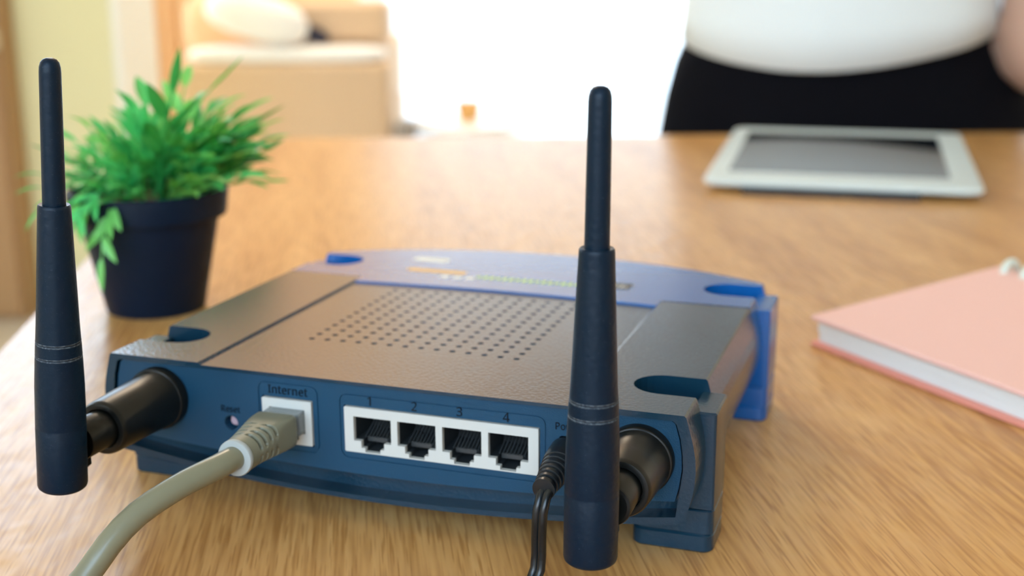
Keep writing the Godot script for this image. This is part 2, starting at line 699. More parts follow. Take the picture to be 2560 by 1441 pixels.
func build_router() -> void:
	var o := thing("wifi_router", "dark wireless router with blue front and two upright antennas on the desk", "router", mm_at())
	var z0 := 1.6                                                # rear rim
	# ---- dark housing
	var h := csg("housing", o)
	prism(h, cross_section(true), z0, 108.0 + z0, M.housing)
	prism(h, panel_outline(0.5, 10.0, 6.6), z0 + 1.0, 7.0, M.housing, CSGShape3D.OPERATION_SUBTRACTION)
	prism(h, rect(-37.0, 59.0, 21.0, 36.6), 2.0, 18.0, M.housing, CSGShape3D.OPERATION_SUBTRACTION)
	for s in [-1.0, 1.0]:
		upright(h, slot(s, -21.2, 8.0), 37.6, 20.0, M.housing, CSGShape3D.OPERATION_SUBTRACTION)
	# tongue of the blue bezel is let into the top
	var tongue := PackedVector2Array([Vector2(-56.4, -130), Vector2(56.4, -130)])
	for i in 17:
		var x := lerpf(56.4, -56.4, i / 16.0)
		tongue.append(Vector2(x, -103.5 + 2.5 * pow(x / 56.4, 2)))
	upright(h, tongue, 36.0, 20.0, M.housing, CSGShape3D.OPERATION_SUBTRACTION)
	# opening for the perforated grille
	var grille := PackedVector2Array()
	for i in 15:
		var q := hole_at(-7.0 + i, -0.5)
		grille.append(q)
	for i in 15:
		grille.append(hole_at(7.0 - i, 12.5))
	upright(h, grille, 38.0, 10.0, M.housing, CSGShape3D.OPERATION_SUBTRACTION)
	build_grille(o)
	# ---- blue front
	var b := csg("front_bezel", o)
	b.set_meta("label", "bright blue front bezel")
	prism(b, cross_section(false), -96.0, 80.0, M.bezel)
	var outline := PackedVector2Array()
	for i in 33:
		var x := lerpf(-90.0, 90.0, i / 32.0)
		outline.append(Vector2(x, -164.5 + 23.0 * pow(absf(x) / 88.0, 2.2)))
	outline.append(Vector2(90.0, -107.0))
	outline.append(Vector2(56.2, -107.0))
	for i in 17:
		var x := lerpf(56.2, -56.2, i / 16.0)
		outline.append(Vector2(x, -103.8 + 2.5 * pow(x / 56.4, 2)))
	outline.append(Vector2(-56.2, -107.0))
	outline.append(Vector2(-90.0, -107.0))
	upright(b, outline, -10.0, 80.0, M.bezel, CSGShape3D.OPERATION_INTERSECTION)
	for s in [-1.0, 1.0]:
		upright(b, slot(s, -130.0, 8.6), 37.8, 20.0, M.bezel, CSGShape3D.OPERATION_SUBTRACTION)
	bezel_marks(b)
	# ---- corner posts and feet
	for s in [-1.0, 1.0]:
		foot(o, s, -12.3, -29.5, M.housing)
		foot(o, s, -119.0, -141.0, M.bezel)
	# ---- rear panel with its ports
	var pn := csg("back_panel", o)
	prism(pn, panel_outline(0.0, 15.6, 4.4), 0.6, 4.0, M.panel)
	prism(pn, rect(-36.2, -20.0, 22.0, 36.0, 0.4), 2, 10, M.panel, CSGShape3D.OPERATION_SUBTRACTION)
	prism(pn, rect(-10.25, 47.4, 22.2, 36.0, 0.4), 2, 10, M.panel, CSGShape3D.OPERATION_SUBTRACTION)
	var hole := PackedVector2Array()
	for k in 24:
		hole.append(Vector2(-46.9, 26.2) + Vector2(cos(TAU * k / 24), sin(TAU * k / 24)) * 2.2)
	prism(pn, hole, 2, 10, M.panel, CSGShape3D.OPERATION_SUBTRACTION)
	prism(pn, rect(52.6, 57.8, 26.0, 34.4, 1.0), 2, 10, M.panel, CSGShape3D.OPERATION_SUBTRACTION)
	for r in [[-37.4, -18.2, 20.2, 40.4], [-11.6, 49.2, 20.2, 39.4]]:
		var line := csg("groove", pn)
		line.operation = CSGShape3D.OPERATION_SUBTRACTION
		prism(line, rect(r[0], r[1], r[2], r[3], 2.6), 0.7, 0.45, M.panel)
		prism(line, rect(r[0] + 0.4, r[1] - 0.4, r[2] + 0.4, r[3] - 0.4, 2.2), 0.9, 1.0, M.panel, CSGShape3D.OPERATION_SUBTRACTION)
	for w in [["Internet", -27.9, 37.0, 2.5], ["1", -2.2, 36.6, 2.6], ["2", 11.2, 36.6, 2.6], ["3", 24.5, 36.6, 2.6], ["4", 37.9, 36.6, 2.6], ["Reset", -46.9, 29.6, 1.9], ["Power", 55.2, 36.2, 1.9]]:
		var tm := TextMesh.new()
		tm.text = w[0]
		var f := SystemFont.new()
		f.font_names = PackedStringArray(["Droid Sans"])
		tm.font = f
		tm.font_size = 64
		tm.pixel_size = w[3] / 46.0
		tm.depth = 0.25
		tm.material = M.lettering
		part("lettering", tm, o, Transform3D(Basis(), Vector3(w[1], w[2] + w[3] * 0.45, 0.66)))
	# reset button, power socket
	var g := Geo.new()
	g.lathe([Vector2(1.75, 0), Vector2(1.75, 4.6), Vector2(1.3, 5.2)], 20, Transform3D(Basis(Vector3.RIGHT, PI / 2), Vector3(-46.9, 26.2, -6.6)))
	part("reset_button", g.mesh(M.reset), o, Transform3D.IDENTITY, "small pinkish reset button")
	# dark inner box behind the openings
	g = Geo.new()
	g.rbox(Vector3(2, 29, -16), Vector3(120, 18, 2), 0, 0)
	part("inner_board", g.mesh(M.cavity), o)
	port(o, Vector2(-28.1, 29.0), 1)
	port(o, Vector2(18.6, 29.1), 4)
	antenna(o, Vector2(-70.2, 31.8), Vector3(-69.7, 22.2, 47.0), Vector3(-60.9, 133.7, 47.0), "antenna beside the potted plant")
	antenna(o, Vector2(74.5, 31.0), Vector3(72.2, 20.4, 40.0), Vector3(73.1, 129.9, 40.0), "antenna in front of the power cord")


func build_grille(o: Node) -> void:
	var g := Geo.new()
	var y := 43.3
	var n := 12
	for k in 13:
		for ii in 14:
			var i := ii - 6.5
			var c := hole_at(i, k)
			var ring_out := []
			var ring_in := []
			var ring_low := []
			for a in n:
				var an := TAU * a / n + PI / n
				var d := Vector2(cos(an), sin(an))
				ring_in.append(Vector3(c.x + d.x * 0.98, y, c.y + d.y * 0.98))
				ring_low.append(Vector3(c.x + d.x * 0.98, y - 2.0, c.y + d.y * 0.98))
				# the cell's border: same direction pushed out to the square
				var sc := 0.5 / maxf(absf(d.x), absf(d.y))
				var q := hole_at(i + d.x * sc, k - d.y * sc)
				ring_out.append(Vector3(q.x, y, q.y))
			for a in n:
				var a2 := (a + 1) % n
				g.quad(ring_out[a], ring_out[a2], ring_in[a2], ring_in[a], 1)
				g.quad(ring_in[a], ring_in[a2], ring_low[a2], ring_low[a], 2)
			# square corners
			for q in 4:
				var sx: float = [0.5, -0.5, -0.5, 0.5][q]
				var sz: float = [0.5, 0.5, -0.5, -0.5][q]
				var cn := hole_at(i + sx, k - sz)
				var a0: int = [1, 4, 7, 10][q]
				g.tri(ring_out[(a0 + n - 1) % n], Vector3(cn.x, y, cn.y), ring_out[a0 % n], 1)
	# normals: up on the plate
	for i in range(0, g.p.size(), 3):
		if g.g[i / 3] == 1 and (g.p[i + 1] - g.p[i]).cross(g.p[i + 2] - g.p[i]).y > 0:
			var s := g.p[i + 1]
			g.p[i + 1] = g.p[i + 2]
			g.p[i + 2] = s
	part("vent_grille", g.mesh(M.housing, false), o, Transform3D.IDENTITY, "panel of round vent holes in the top")


func foot(o: Node, s: float, zb: float, zf: float, m: Material) -> void:
	var root := Node3D.new()
	root.name = "foot"
	o.add_child(root, true)
	var zc := (zb + zf) / 2
	var g := Geo.new()
	# the post beside the body
	g.rbox(Vector3(s * 88.5, 26.4, zc), Vector3(7.2, 28.0, zb - zf), 0.9, 0.5, 4)
	part("post", g.mesh(m), root)
	g = Geo.new()
	g.rbox(Vector3(s * 81.0, 8.9, zc), Vector3(22.2, 7.0, zb - zf), 2.2, 0.3, 6)
	part("foot_block", g.mesh(m), root)
	g = Geo.new()
	g.rbox(Vector3(s * 80.9, 2.7, zc), Vector3(22.4, 5.4, zb - zf + 0.3), 3.0, 0.6, 6)
	part("foot_pad", g.mesh(m), root)


func bezel_marks(b: Node) -> void:
	# faint print on the blue top: an orange strip, an outlined oval, small coloured words, a black and white emblem
	var y := 44.02
	var g := Geo.new()
	g.rbox(Vector3(-33, y, -124.0), Vector3(24, 0.1, 4.2), 1.8, 0, 5)
	part("printed_strip", g.mesh(M.mark_orange), b)
	g = Geo.new()
	g.rbox(Vector3(-42, y, -141), Vector3(15, 0.1, 6.0), 2.9, 0, 6)
	part("printed_oval", g.mesh(M.mark_pale), b)
	g = Geo.new()
	for k in 3:
		g.rbox(Vector3(-27.0 + k * 5.0, y, -117.0), Vector3(3.4, 0.1, 3.4), 0.4, 0, 3)
	part("printed_letters", g.mesh(M.mark_pale), b)
	g = Geo.new()
	for k in 16:
		g.rbox(Vector3(-14.5 + k * 2.5, y, -120.0 + 0.02 * k), Vector3(1.7, 0.1, 3.4 if k % 3 else 2.4), 0.3, 0, 3)
	part("printed_letters", g.mesh(M.mark_green), b)
	g = Geo.new()
	g.rbox(Vector3(37.5, y, -123.0), Vector3(9.5, 0.1, 8.5), 0.4, 0, 3)
	part("printed_emblem", g.mesh(M.mark_black), b)
	g = Geo.new()
	for k in 5:
		g.rbox(Vector3(34.4 + k * 1.5, y + 0.06, -122.4), Vector3(0.7, 0.1, [1.6, 3.4, 2.2, 3.4, 1.6][k]), 0, 0)
	part("printed_emblem", g.mesh(M.mark_pale), b)


func port(o: Node, c: Vector2, n: int) -> void:
	var root := Node3D.new()
	root.name = "port_block"
	o.add_child(root, true)
	var w := 15.7 if n == 1 else 57.1
	var pitch := 13.35
	var fr := csg("port_frame", root)
	fr.set_meta("label", "white frame round the network sockets")
	prism(fr, rect(c.x - w / 2, c.x + w / 2, c.y - 6.65, c.y + 6.65, 0.35, 3), 1.3, 1.5, M.port)
	for k in n:
		var x := c.x + (k - (n - 1) / 2.0) * pitch
		var y1 := c.y + 4.0
		var t := PackedVector2Array([Vector2(x - 5.7, y1), Vector2(x - 5.7, y1 - 7.2), Vector2(x - 3.5, y1 - 7.2), Vector2(x - 3.5, y1 - 9.2), Vector2(x - 2.3, y1 - 9.2), Vector2(x - 2.3, y1 - 10.35), Vector2(x + 2.3, y1 - 10.35), Vector2(x + 2.3, y1 - 9.2), Vector2(x + 3.5, y1 - 9.2), Vector2(x + 3.5, y1 - 7.2), Vector2(x + 5.7, y1 - 7.2), Vector2(x + 5.7, y1)])
		prism(fr, t, 3.0, 6.0, M.port, CSGShape3D.OPERATION_SUBTRACTION)
		var hs := csg("socket", root)
		prism(hs, rect(x - 6.5, x + 6.5, c.y - 6.5, c.y + 5.6), -0.25, 13.0, M.cavity)
		var t2 := PackedVector2Array()
		for q in t:
			t2.append(Vector2(x + (q.x - x) * 1.02, q.y))
		prism(hs, t2, 1.0, 12.6, M.cavity, CSGShape3D.OPERATION_SUBTRACTION)
		# sloping comb of contacts and the guide tongue
		var g := Geo.new()
		for j in 8:
			var cx := x - 3.6 + j * 1.03
			g.tube(PackedVector3Array([Vector3(cx, y1 - 6.9, -2.0), Vector3(cx, y1 - 4.2, -8.0), Vector3(cx, y1 - 1.0, -11.0)]), [0.28], 6)
		g.rbox(Vector3(x, y1 - 7.6, -5.6), Vector3(6.4, 1.6, 7.0), 0.3, 0.2, 3)
		part("contact_comb", g.mesh(M.contact), root)


func antenna(o: Node, at: Vector2, low: Vector3, top: Vector3, label: String) -> void:
	var root := Node3D.new()
	root.name = "antenna"
	o.add_child(root, true)
	root.set_meta("label", label)
	var rx := Transform3D(Basis(Vector3.RIGHT, PI / 2), Vector3(at.x, at.y, 0))       # y of the profile becomes +z
	var sz := low.z
	var g := Geo.new()
	g.lathe([Vector2(9.3, 0.4), Vector2(9.3, 3.6), Vector2(9.1, 3.9), Vector2(8.75, 4.0), Vector2(8.7, 4.3), Vector2(8.55, 4.6), Vector2(8.2, 14.0), Vector2(7.75, sz - 19.5), Vector2(7.6, sz - 18.6), Vector2(7.2, sz - 18.0), Vector2(6.5, sz - 17.8), Vector2(5.75, sz - 17.9), Vector2(5.7, sz - 20)], 48, rx)
	part("connector_barrel", g.mesh(M.barrel), root)
	g = Geo.new()
	g.lathe([Vector2(5.35, sz - 21), Vector2(5.35, sz - 8.2), Vector2(5.1, sz - 7.8), Vector2(4.4, sz - 7.7)], 40, rx)
	part("swivel", g.mesh(M.barrel), root)
	g = Geo.new()
	g.rbox(Vector3(at.x, at.y - 2.0, sz - 6.5), Vector3(4.2, 11.5, 9.0), 1.2, 0.8, 4)
	part("hinge", g.mesh(M.barrel), root)
	# the mast, along its own lean
	var ax := (top - low)
	var len_ := ax.length()
	ax = ax.normalized()
	var bx := Vector3.FORWARD.cross(ax).normalized()
	var xf := Transform3D(Basis(bx, ax, bx.cross(ax)), low)
	var k := len_ / 109.5
	g = Geo.new()
	g.lathe([Vector2(5.0, 0.0), Vector2(5.7, 0.15), Vector2(6.15, 0.6), Vector2(6.32, 1.3), Vector2(6.34, 17.0 * k), Vector2(6.27, 17.2 * k), Vector2(6.32, 17.5 * k), Vector2(6.15, 28 * k), Vector2(5.82, 35.6 * k), Vector2(5.62, 35.7 * k), Vector2(5.60, 36.3 * k), Vector2(5.76, 36.4 * k), Vector2(5.62, 39.2 * k), Vector2(5.42, 39.3 * k), Vector2(5.40, 39.9 * k), Vector2(5.54, 40.0 * k), Vector2(5.3, 44 * k), Vector2(4.0, 73.6 * k), Vector2(3.93, 74.2 * k), Vector2(3.7, 74.5 * k), Vector2(2.9, 74.4 * k)], 56, xf)
	part("mast", g.mesh(M.antenna), root)
	g = Geo.new()
	g.lathe([Vector2(2.82, 73.0 * k), Vector2(2.80, 76 * k), Vector2(2.58, 106.2 * k), Vector2(2.5, 107.4 * k), Vector2(2.2, 108.5 * k), Vector2(1.6, 109.2 * k), Vector2(0.8, 109.5 * k)], 40, xf)
	part("rod", g.mesh(M.antenna), root)
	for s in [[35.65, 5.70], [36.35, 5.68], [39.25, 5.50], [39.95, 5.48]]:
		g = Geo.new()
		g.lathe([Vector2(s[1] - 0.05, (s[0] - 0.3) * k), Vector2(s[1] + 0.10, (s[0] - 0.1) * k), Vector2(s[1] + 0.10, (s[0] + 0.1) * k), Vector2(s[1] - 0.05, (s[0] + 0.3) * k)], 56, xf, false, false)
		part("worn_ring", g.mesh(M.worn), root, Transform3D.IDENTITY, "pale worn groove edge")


# ---------------------------------------------------------------- cables
func smooth_path(pts: Array, n: int) -> PackedVector3Array:
	var c := Curve3D.new()
	for i in pts.size():
		var t: Vector3 = (pts[mini(i + 1, pts.size() - 1)] - pts[maxi(i - 1, 0)]) / 6.0
		c.add_point(pts[i], -t, t)
	var out := PackedVector3Array()
	for i in n + 1:
		out.append(c.sample_baked(c.get_baked_length() * i / n, true))
	return out


func build_cables() -> void:
	var o := thing("network_cable", "grey-beige network cable plugged into the router's single socket", "cable", mm_at())
	# clear plug
	var g := Geo.new()
	g.rbox(Vector3(-28.1, 29.6, 1.0), Vector3(11.2, 6.6, 15.0), 0.6, 0.3, 3)
	part("plug", g.mesh(M.clear), o, Transform3D.IDENTITY, "clear plastic plug")
	g = Geo.new()
	g.rbox(Vector3(-28.1, 29.5, -1.0), Vector3(9.6, 4.6, 9.0), 0.5, 0.3, 3)
	part("plug_core", g.mesh(M.contact), o)
	g = Geo.new()
	g.rbox(Vector3(-28.1, 25.4, 3.6), Vector3(5.4, 0.9, 9.0), 0.3, 0.2, 3, Transform3D.IDENTITY)
	part("latch", g.mesh(M.clear), o)
	# boot: a rectangle that turns into a ribbed round sleeve, sagging a little
	var rings := []
	var groups := []
	var zs := []
	for i in 10:
		zs.append([6.4 + i * 0.95, 0.0])
	for k in 4:
		var z := 15.4 + k * 2.3
		zs.append([z, 0.0]); zs.append([z + 0.15, 1.0]); zs.append([z + 1.15, 1.0]); zs.append([z + 1.3, 0.0])
	zs.append([24.9, 0.0]); zs.append([26.6, 0.0])
	for q in zs:
		var t := clampf((q[0] - 6.4) / 20.0, 0, 1)
		var a := lerpf(6.3, 5.0, t)
		var bb := lerpf(4.7, 4.9, t)
		if q[0] < 7.0:
			a -= 0.35; bb -= 0.35
		var pw := lerpf(0.26, 0.95, smoothstep(0.15, 0.95, t))
		var ring := PackedVector3Array()
		for k in 48:
			var an := TAU * k / 48
			var cx := signf(cos(an)) * pow(absf(cos(an)), pw)
			var cy := signf(sin(an)) * pow(absf(sin(an)), pw)
			var cut: float = 0.0
			if q[1] > 0.0:                                # ribs stop at the two spines, top and side
				var spine := minf(absf(sin(an)), absf(cos(an)))
				cut = 1.7 if spine > 0.14 else 0.0
			ring.append(Vector3(-28.1 - t * 1.0 + cx * (a - cut), 29.0 - t * t * 1.0 + cy * (bb - cut), q[0]))
		rings.append(ring)
		groups.append(groups.size())
	g = Geo.new()
	g.loft(rings, true, true, groups)
	part("boot", g.mesh(M.boot), o, Transform3D.IDENTITY, "ribbed strain relief boot")
	g = Geo.new()
	g.lathe([Vector2(3.0, 26.5), Vector2(4.9, 26.6), Vector2(5.1, 27.0), Vector2(5.1, 27.9), Vector2(4.9, 28.2), Vector2(3.0, 28.2)], 40, Transform3D(Basis(Vector3.RIGHT, PI / 2), Vector3(-29.1, 28.0, 0)))
	part("boot_end", g.mesh(M.boot_end), o, Transform3D.IDENTITY, "pale end ring of the boot")
	var path := smooth_path([Vector3(-29.0, 28.2, 24), Vector3(-30.2, 27.8, 32), Vector3(-36.0, 25.6, 43.5), Vector3(-41.8, 21.4, 54.5), Vector3(-45.6, 15.4, 62.6), Vector3(-48.6, 9.4, 67.4), Vector3(-54, 4.6, 76), Vector3(-72, 3.35, 98), Vector3(-100, 3.35, 150), Vector3(-120, 3.35, 260), Vector3(-60, 3.35, 420)], 90)
	g = Geo.new()
	g.tube(path, [3.3], 24)
	part("cable_jacket", g.mesh(M.cable), o)

	o = thing("power_cord", "thin black power cord plugged in behind the right antenna", "cord", mm_at())
	g = Geo.new()
	var prof := [Vector2(3.0, -6), Vector2(3.0, 0.7), Vector2(4.6, 0.75), Vector2(4.6, 6.5)]
	for k in 6:
		var z := 7.5 + k * 2.0
		var r := 4.4 - k * 0.26
		prof.append(Vector2(r, z)); prof.append(Vector2(r, z + 1.15)); prof.append(Vector2(r - 0.5, z + 1.25)); prof.append(Vector2(r - 0.5, z + 1.9))
	prof.append(Vector2(2.95, 19.8)); prof.append(Vector2(2.95, 21.0)); prof.append(Vector2(1.0, 21.1))
	var tilt := Transform3D(Basis(Vector3(1, 0, 0), PI / 2 + 0.10) , Vector3(54.9, 30.0, 0.4))
	g.lathe(prof, 32, tilt)
	part("plug", g.mesh(M.cord), o)
	path = smooth_path([Vector3(55.2, 28.2, 18.5), Vector3(55.3, 27.2, 21.8), Vector3(54.8, 23.5, 23.6), Vector3(54.0, 16.0, 22.4), Vector3(53.6, 8.0, 21.4), Vector3(53.0, 3.4, 23.0), Vector3(51, 1.3, 30), Vector3(46, 1.2, 60), Vector3(40, 1.2, 160), Vector3(60, 1.2, 330)], 80)
	for s in [-1.0, 1.0]:
		var wire := PackedVector3Array()
		for i in path.size():
			var t := (path[mini(i + 1, path.size() - 1)] - path[maxi(i - 1, 0)]).normalized()
			wire.append(path[i] + Vector3(0.96, 0, 0.27) * s * 0.98)
		g = Geo.new()
		g.tube(wire, [1.12], 12, Vector2.ONE, Vector3(0.96, 0, 0.27))
		part("wire", g.mesh(M.cord), o)


# ---------------------------------------------------------------- plant
func leaf_mesh(kind: int, variant: int) -> ArrayMesh:
	var g := Geo.new()
	var rg := RandomNumberGenerator.new()
	rg.seed = 100 + variant
	var len_ := rg.randf_range(46, 60)
	var bend := rg.randf_range(0.2, 0.85)
	# rachis in the xy plane: starts upright, bends towards +x
	var spine := PackedVector3Array()
	var q := Vector3.ZERO
	for i in 9:
		spine.append(q)
		var a := PI / 2 - bend * i / 8.0 * 1.2
		q += Vector3(cos(a), sin(a), 0) * len_ / 8.0
	g.tube(spine, [1.0, 0.95, 0.9, 0.85, 0.8, 0.75, 0.65, 0.55, 0.4], 5)
	var n := rg.randi_range(5, 7)
	for k in n:
		var last := k == n - 1
		var i := 8 if last else int(lerpf(3.2, 7.6, float(k) / (n - 1)))
		var t := (spine[mini(i + 1, 8)] - spine[i - 1]).normalized()
		var side := 0.0 if last else (1.0 if k % 2 else -1.0)
		var dir := (t + Vector3(0, 0, 1) * side * rg.randf_range(0.45, 0.95)).normalized()
		blade(g, spine[i], dir, Vector3(-t.y, t.x, 0).normalized(), rg.randf_range(15, 23), rg.randf_range(2.5, 3.7), rg.randf_range(-0.35, 0.75))
	return g.mesh(M["leaf_%d" % kind], false)


func blade(g: Geo, at: Vector3, dir: Vector3, up: Vector3, length: float, half: float, droop: float) -> void:
	var side := dir.cross(up).normalized()
	var grp := g.fresh
	g.fresh += 2
	var l := []
	var m := []
	var r := []
	var q := at
	var n := 7
	for i in n + 1:
		var t := float(i) / n
		var w := half * pow(sin(PI * pow(clampf(t * 0.97 + 0.03, 0, 1), 0.75)), 0.8) if i < n else 0.05
		m.append(q)
		l.append(q + side * w + up * w * 0.35)
		r.append(q - side * w + up * w * 0.35)
		var d := (dir - up * droop * t).normalized()
		q += d * length / n
	for i in n:
		g.quad(l[i], m[i], m[i + 1], l[i + 1], grp)
		g.quad(m[i], r[i], r[i + 1], m[i + 1], grp + 1)


func build_plant() -> void:
	var c := Vector3(-0.2010, 0, -0.1838)
	var o := thing("potted_plant", "artificial green plant in a dark blue-black tapered pot", "plant", mm_at(c))
	var g := Geo.new()
	g.lathe([Vector2(18, 0), Vector2(21.6, 0), Vector2(22.3, 0.5), Vector2(22.6, 1.2), Vector2(31.2, 43.4), Vector2(31.3, 44.4), Vector2(34.4, 44.6), Vector2(35.0, 45.2), Vector2(36.4, 56.2), Vector2(36.2, 57.0), Vector2(35.6, 57.3), Vector2(34.4, 57.0), Vector2(33.8, 56.0), Vector2(32.2, 49.0)], 64, Transform3D.IDENTITY, true, false)
	part("pot", g.mesh(M.pot), o)
	g = Geo.new()
	var rings := []
	for i in 7:
		var ring := PackedVector3Array()
		var r: float = 33.0 * (1.0 - i / 6.0) + 0.02
		for k in 32:
			ring.append(Vector3(cos(TAU * k / 32) * r, 50.0 + (6 - i) * 0.1 + i * 0.7 + rng.randf_range(-0.6, 0.6), sin(TAU * k / 32) * r))
		rings.append(ring)
	g.loft(rings, false, true)
	part("soil", g.mesh(M.soil), o)
	var ms := []
	for v in 12:
		ms.append(leaf_mesh(v % 4, v))
	for k in 74:
		var az := k * 2.39996 + rng.randf_range(-0.3, 0.3)
		var f := sqrt((k + 0.5) / 74.0)
		var tilt := f * 1.0 + rng.randf_range(-0.15, 0.15)
		var sc := rng.randf_range(0.78, 1.16) * (1.0 - 0.34 * f)
		if cos(az) * 0.946 + sin(az) * 0.325 < -0.2:
			sc *= 0.80
		var base := Vector3(4.0 + cos(az) * f * 19.0, 50.0, -sin(az) * f * 20.0)
		var b := Basis(Vector3.UP, az) * Basis(Vector3.BACK, -tilt * 0.8) * Basis(Vector3.UP, rng.randf_range(-0.5, 0.5))
		part("leaf", ms[rng.randi() % 12], o, Transform3D(b.scaled_local(Vector3.ONE * sc), base + Vector3(0, 0, 0)))
	# looser sprays on the side away from the wall
	for k in 16:
		var az := rng.randf_range(-0.7, 0.9)
		var tilt := rng.randf_range(0.35, 1.0)
		var b := Basis(Vector3.UP, az) * Basis(Vector3.BACK, -tilt * 0.8) * Basis(Vector3.UP, rng.randf_range(-0.5, 0.5))
		part("leaf", ms[rng.randi() % 12], o, Transform3D(b.scaled_local(Vector3.ONE * rng.randf_range(0.72, 0.98)), Vector3(rng.randf_range(6, 22), 50.0, rng.randf_range(-12, 12))))
	# the frond that hangs over the rim towards the left antenna
	for k in 5:
		var lean: float = [0.0, -0.35, 0.3, -0.15, 0.55][k]
		var y: Vector3 = (-RGT * (0.55 + lean) - FWD * 0.6 - Vector3.UP * [0.62, 0.5, 0.75, 0.25, 0.4][k]).normalized()
		var x: Vector3 = (Vector3.DOWN - y * Vector3.DOWN.dot(y)).normalized()
		var at := -RGT * (8.0 + lean * 14.0) - FWD * 25.0 + Vector3.UP * (66.0 + 5.0 * lean)
		part("leaf", ms[[2, 6, 10, 1, 5][k]], o, Transform3D(Basis(x, y, x.cross(y)).scaled_local(Vector3.ONE * [0.74, 0.66, 0.66, 0.70, 0.6][k]), at))


# ---------------------------------------------------------------- tablet and notebook
func build_tablet() -> void:
	var o := thing("tablet", "white-framed tablet lying on the desk in front of the person", "tablet", Transform3D(Basis(Vector3.UP, 0.062), Vector3(0.0712, 0, -0.738)).scaled_local(Vector3.ONE * MM))
	var g := Geo.new()
	var lift := Vector3(0, 5.0, 159)
	var tilt := Transform3D(Basis(), lift) * Transform3D(Basis(Vector3.RIGHT, 0.036), Vector3.ZERO) * Transform3D(Basis(), -lift)   # far end propped on the folded cover
	g.rbox(Vector3(0, 7.1, 38), Vector3(190, 4.3, 242), 11, 1.4, 8, tilt)
	part("frame", g.mesh(M.tablet_white), o)
	g = Geo.new()
	g.rbox(Vector3(-3, 9.3, 34), Vector3(155, 0.3, 178), 1.0, 0, 4, tilt)
	part("screen", g.mesh(M.tablet_screen), o, Transform3D.IDENTITY, "glossy dark glass screen")
	g = Geo.new()
	var wedge := []
	for z in [[160.5, 4.8], [-76.0, 13.2]]:
		wedge.append(PackedVector3Array([Vector3(-67, 0, z[0]), Vector3(53, 0, z[0]), Vector3(53, z[1], z[0]), Vector3(-67, z[1], z[0])]))
	g.loft(wedge)
	for i in g.g.size():
		g.g[i] = -1
	part("cover", g.mesh(M.tablet_cover), o, Transform3D.IDENTITY, "dark folded cover underneath")


func skew_block(g: Geo, a: Vector3, u: Vector3, v: Vector3, h: float, bev := 0.3) -> void:
	var rings := []
	for y in [[0.0, bev], [bev, 0.0], [h - bev, 0.0], [h, bev]]:
		var i: float = y[1]
		var un := u.normalized() * i
		var vn := v.normalized() * i
		rings.append([a + un + vn + Vector3.UP * y[0], a + u - un + vn + Vector3.UP * y[0], a + u + v - un - vn + Vector3.UP * y[0], a + v + un - vn + Vector3.UP * y[0]])
	for i in 3:
		for k in 4:
			g.quad(rings[i][k], rings[i][(k + 1) % 4], rings[i + 1][(k + 1) % 4], rings[i + 1][k])
	g.quad(rings[0][3], rings[0][2], rings[0][1], rings[0][0])
	g.quad(rings[3][0], rings[3][1], rings[3][2], rings[3][3])


func build_notebook() -> void:
	var o := thing("notebook", "pink spiral notebook lying at the right edge of the frame", "notebook", mm_at(Vector3(0, 0.0003, 0)))
	var u := Vector3(0.716, 0, 0.698)
	var v := Vector3(0.545, 0, -0.838)
	var a := Vector3(97.4, 0, -217.0)
	var g := Geo.new()
	skew_block(g, a + Vector3(0.5, 0, 0.5), u * 205, v * 141, 2.0)
	part("back_cover", g.mesh(M.pink_edge), o)
	g = Geo.new()
	skew_block(g, a + u * 3.0 + v * 3.0 + Vector3.UP * 2.0, u * 199, v * 136, 4.2, 0.1)
	skew_block(g, a + u * 2.4 + v * 2.6 + Vector3.UP * 6.2, u * 200, v * 136.5, 5.0, 0.1)
	part("pages", g.mesh(M.paper), o)
	g = Geo.new()
	skew_block(g, a + Vector3.UP * 11.2, u * 206, v * 142, 1.8)
	part("front_cover", g.mesh(M.pink), o)
	for k in 17:
		g = Geo.new()
		var c := a + v * 139.0 + u * (9.0 + k * 11.6) + Vector3.UP * 9.7
		var path := PackedVector3Array()
		for i in 33:
			var an := TAU * i / 32
			path.append(c + v * cos(an) * 6.6 + Vector3.UP * sin(an) * 7.6)
		g.tube(path, [1.9], 10, Vector2.ONE, u, false)
		part("binding_ring", g.mesh(M.ring), o)


# ---------------------------------------------------------------- lounge in the background
func puff(g: Geo, at: Vector3, size: Vector3, turn := Basis.IDENTITY, pw := 0.45, wob := 0.0) -> void:
	var rings := []
	var n := 14
	for i in n + 1:
		var t := -PI / 2 + PI * i / n
		var cy := signf(sin(t)) * pow(absf(sin(t)), pw + 0.2)
		var cr := pow(maxf(cos(t), 0.0), pw)
		var ring := PackedVector3Array()
		for k in 28:
			var a := TAU * k / 28
			var x := signf(cos(a)) * pow(absf(cos(a)), pw) * cr
			var z := signf(sin(a)) * pow(absf(sin(a)), pw) * cr
			var d := 1.0 + wob * sin(a * 3.0 + i) * cos(i * 1.7 + a)
			ring.append(at + turn * Vector3(x * size.x / 2 * d, cy * size.y / 2 * d, z * size.z / 2 * d))
		rings.append(ring)
	g.loft(rings, false, false)


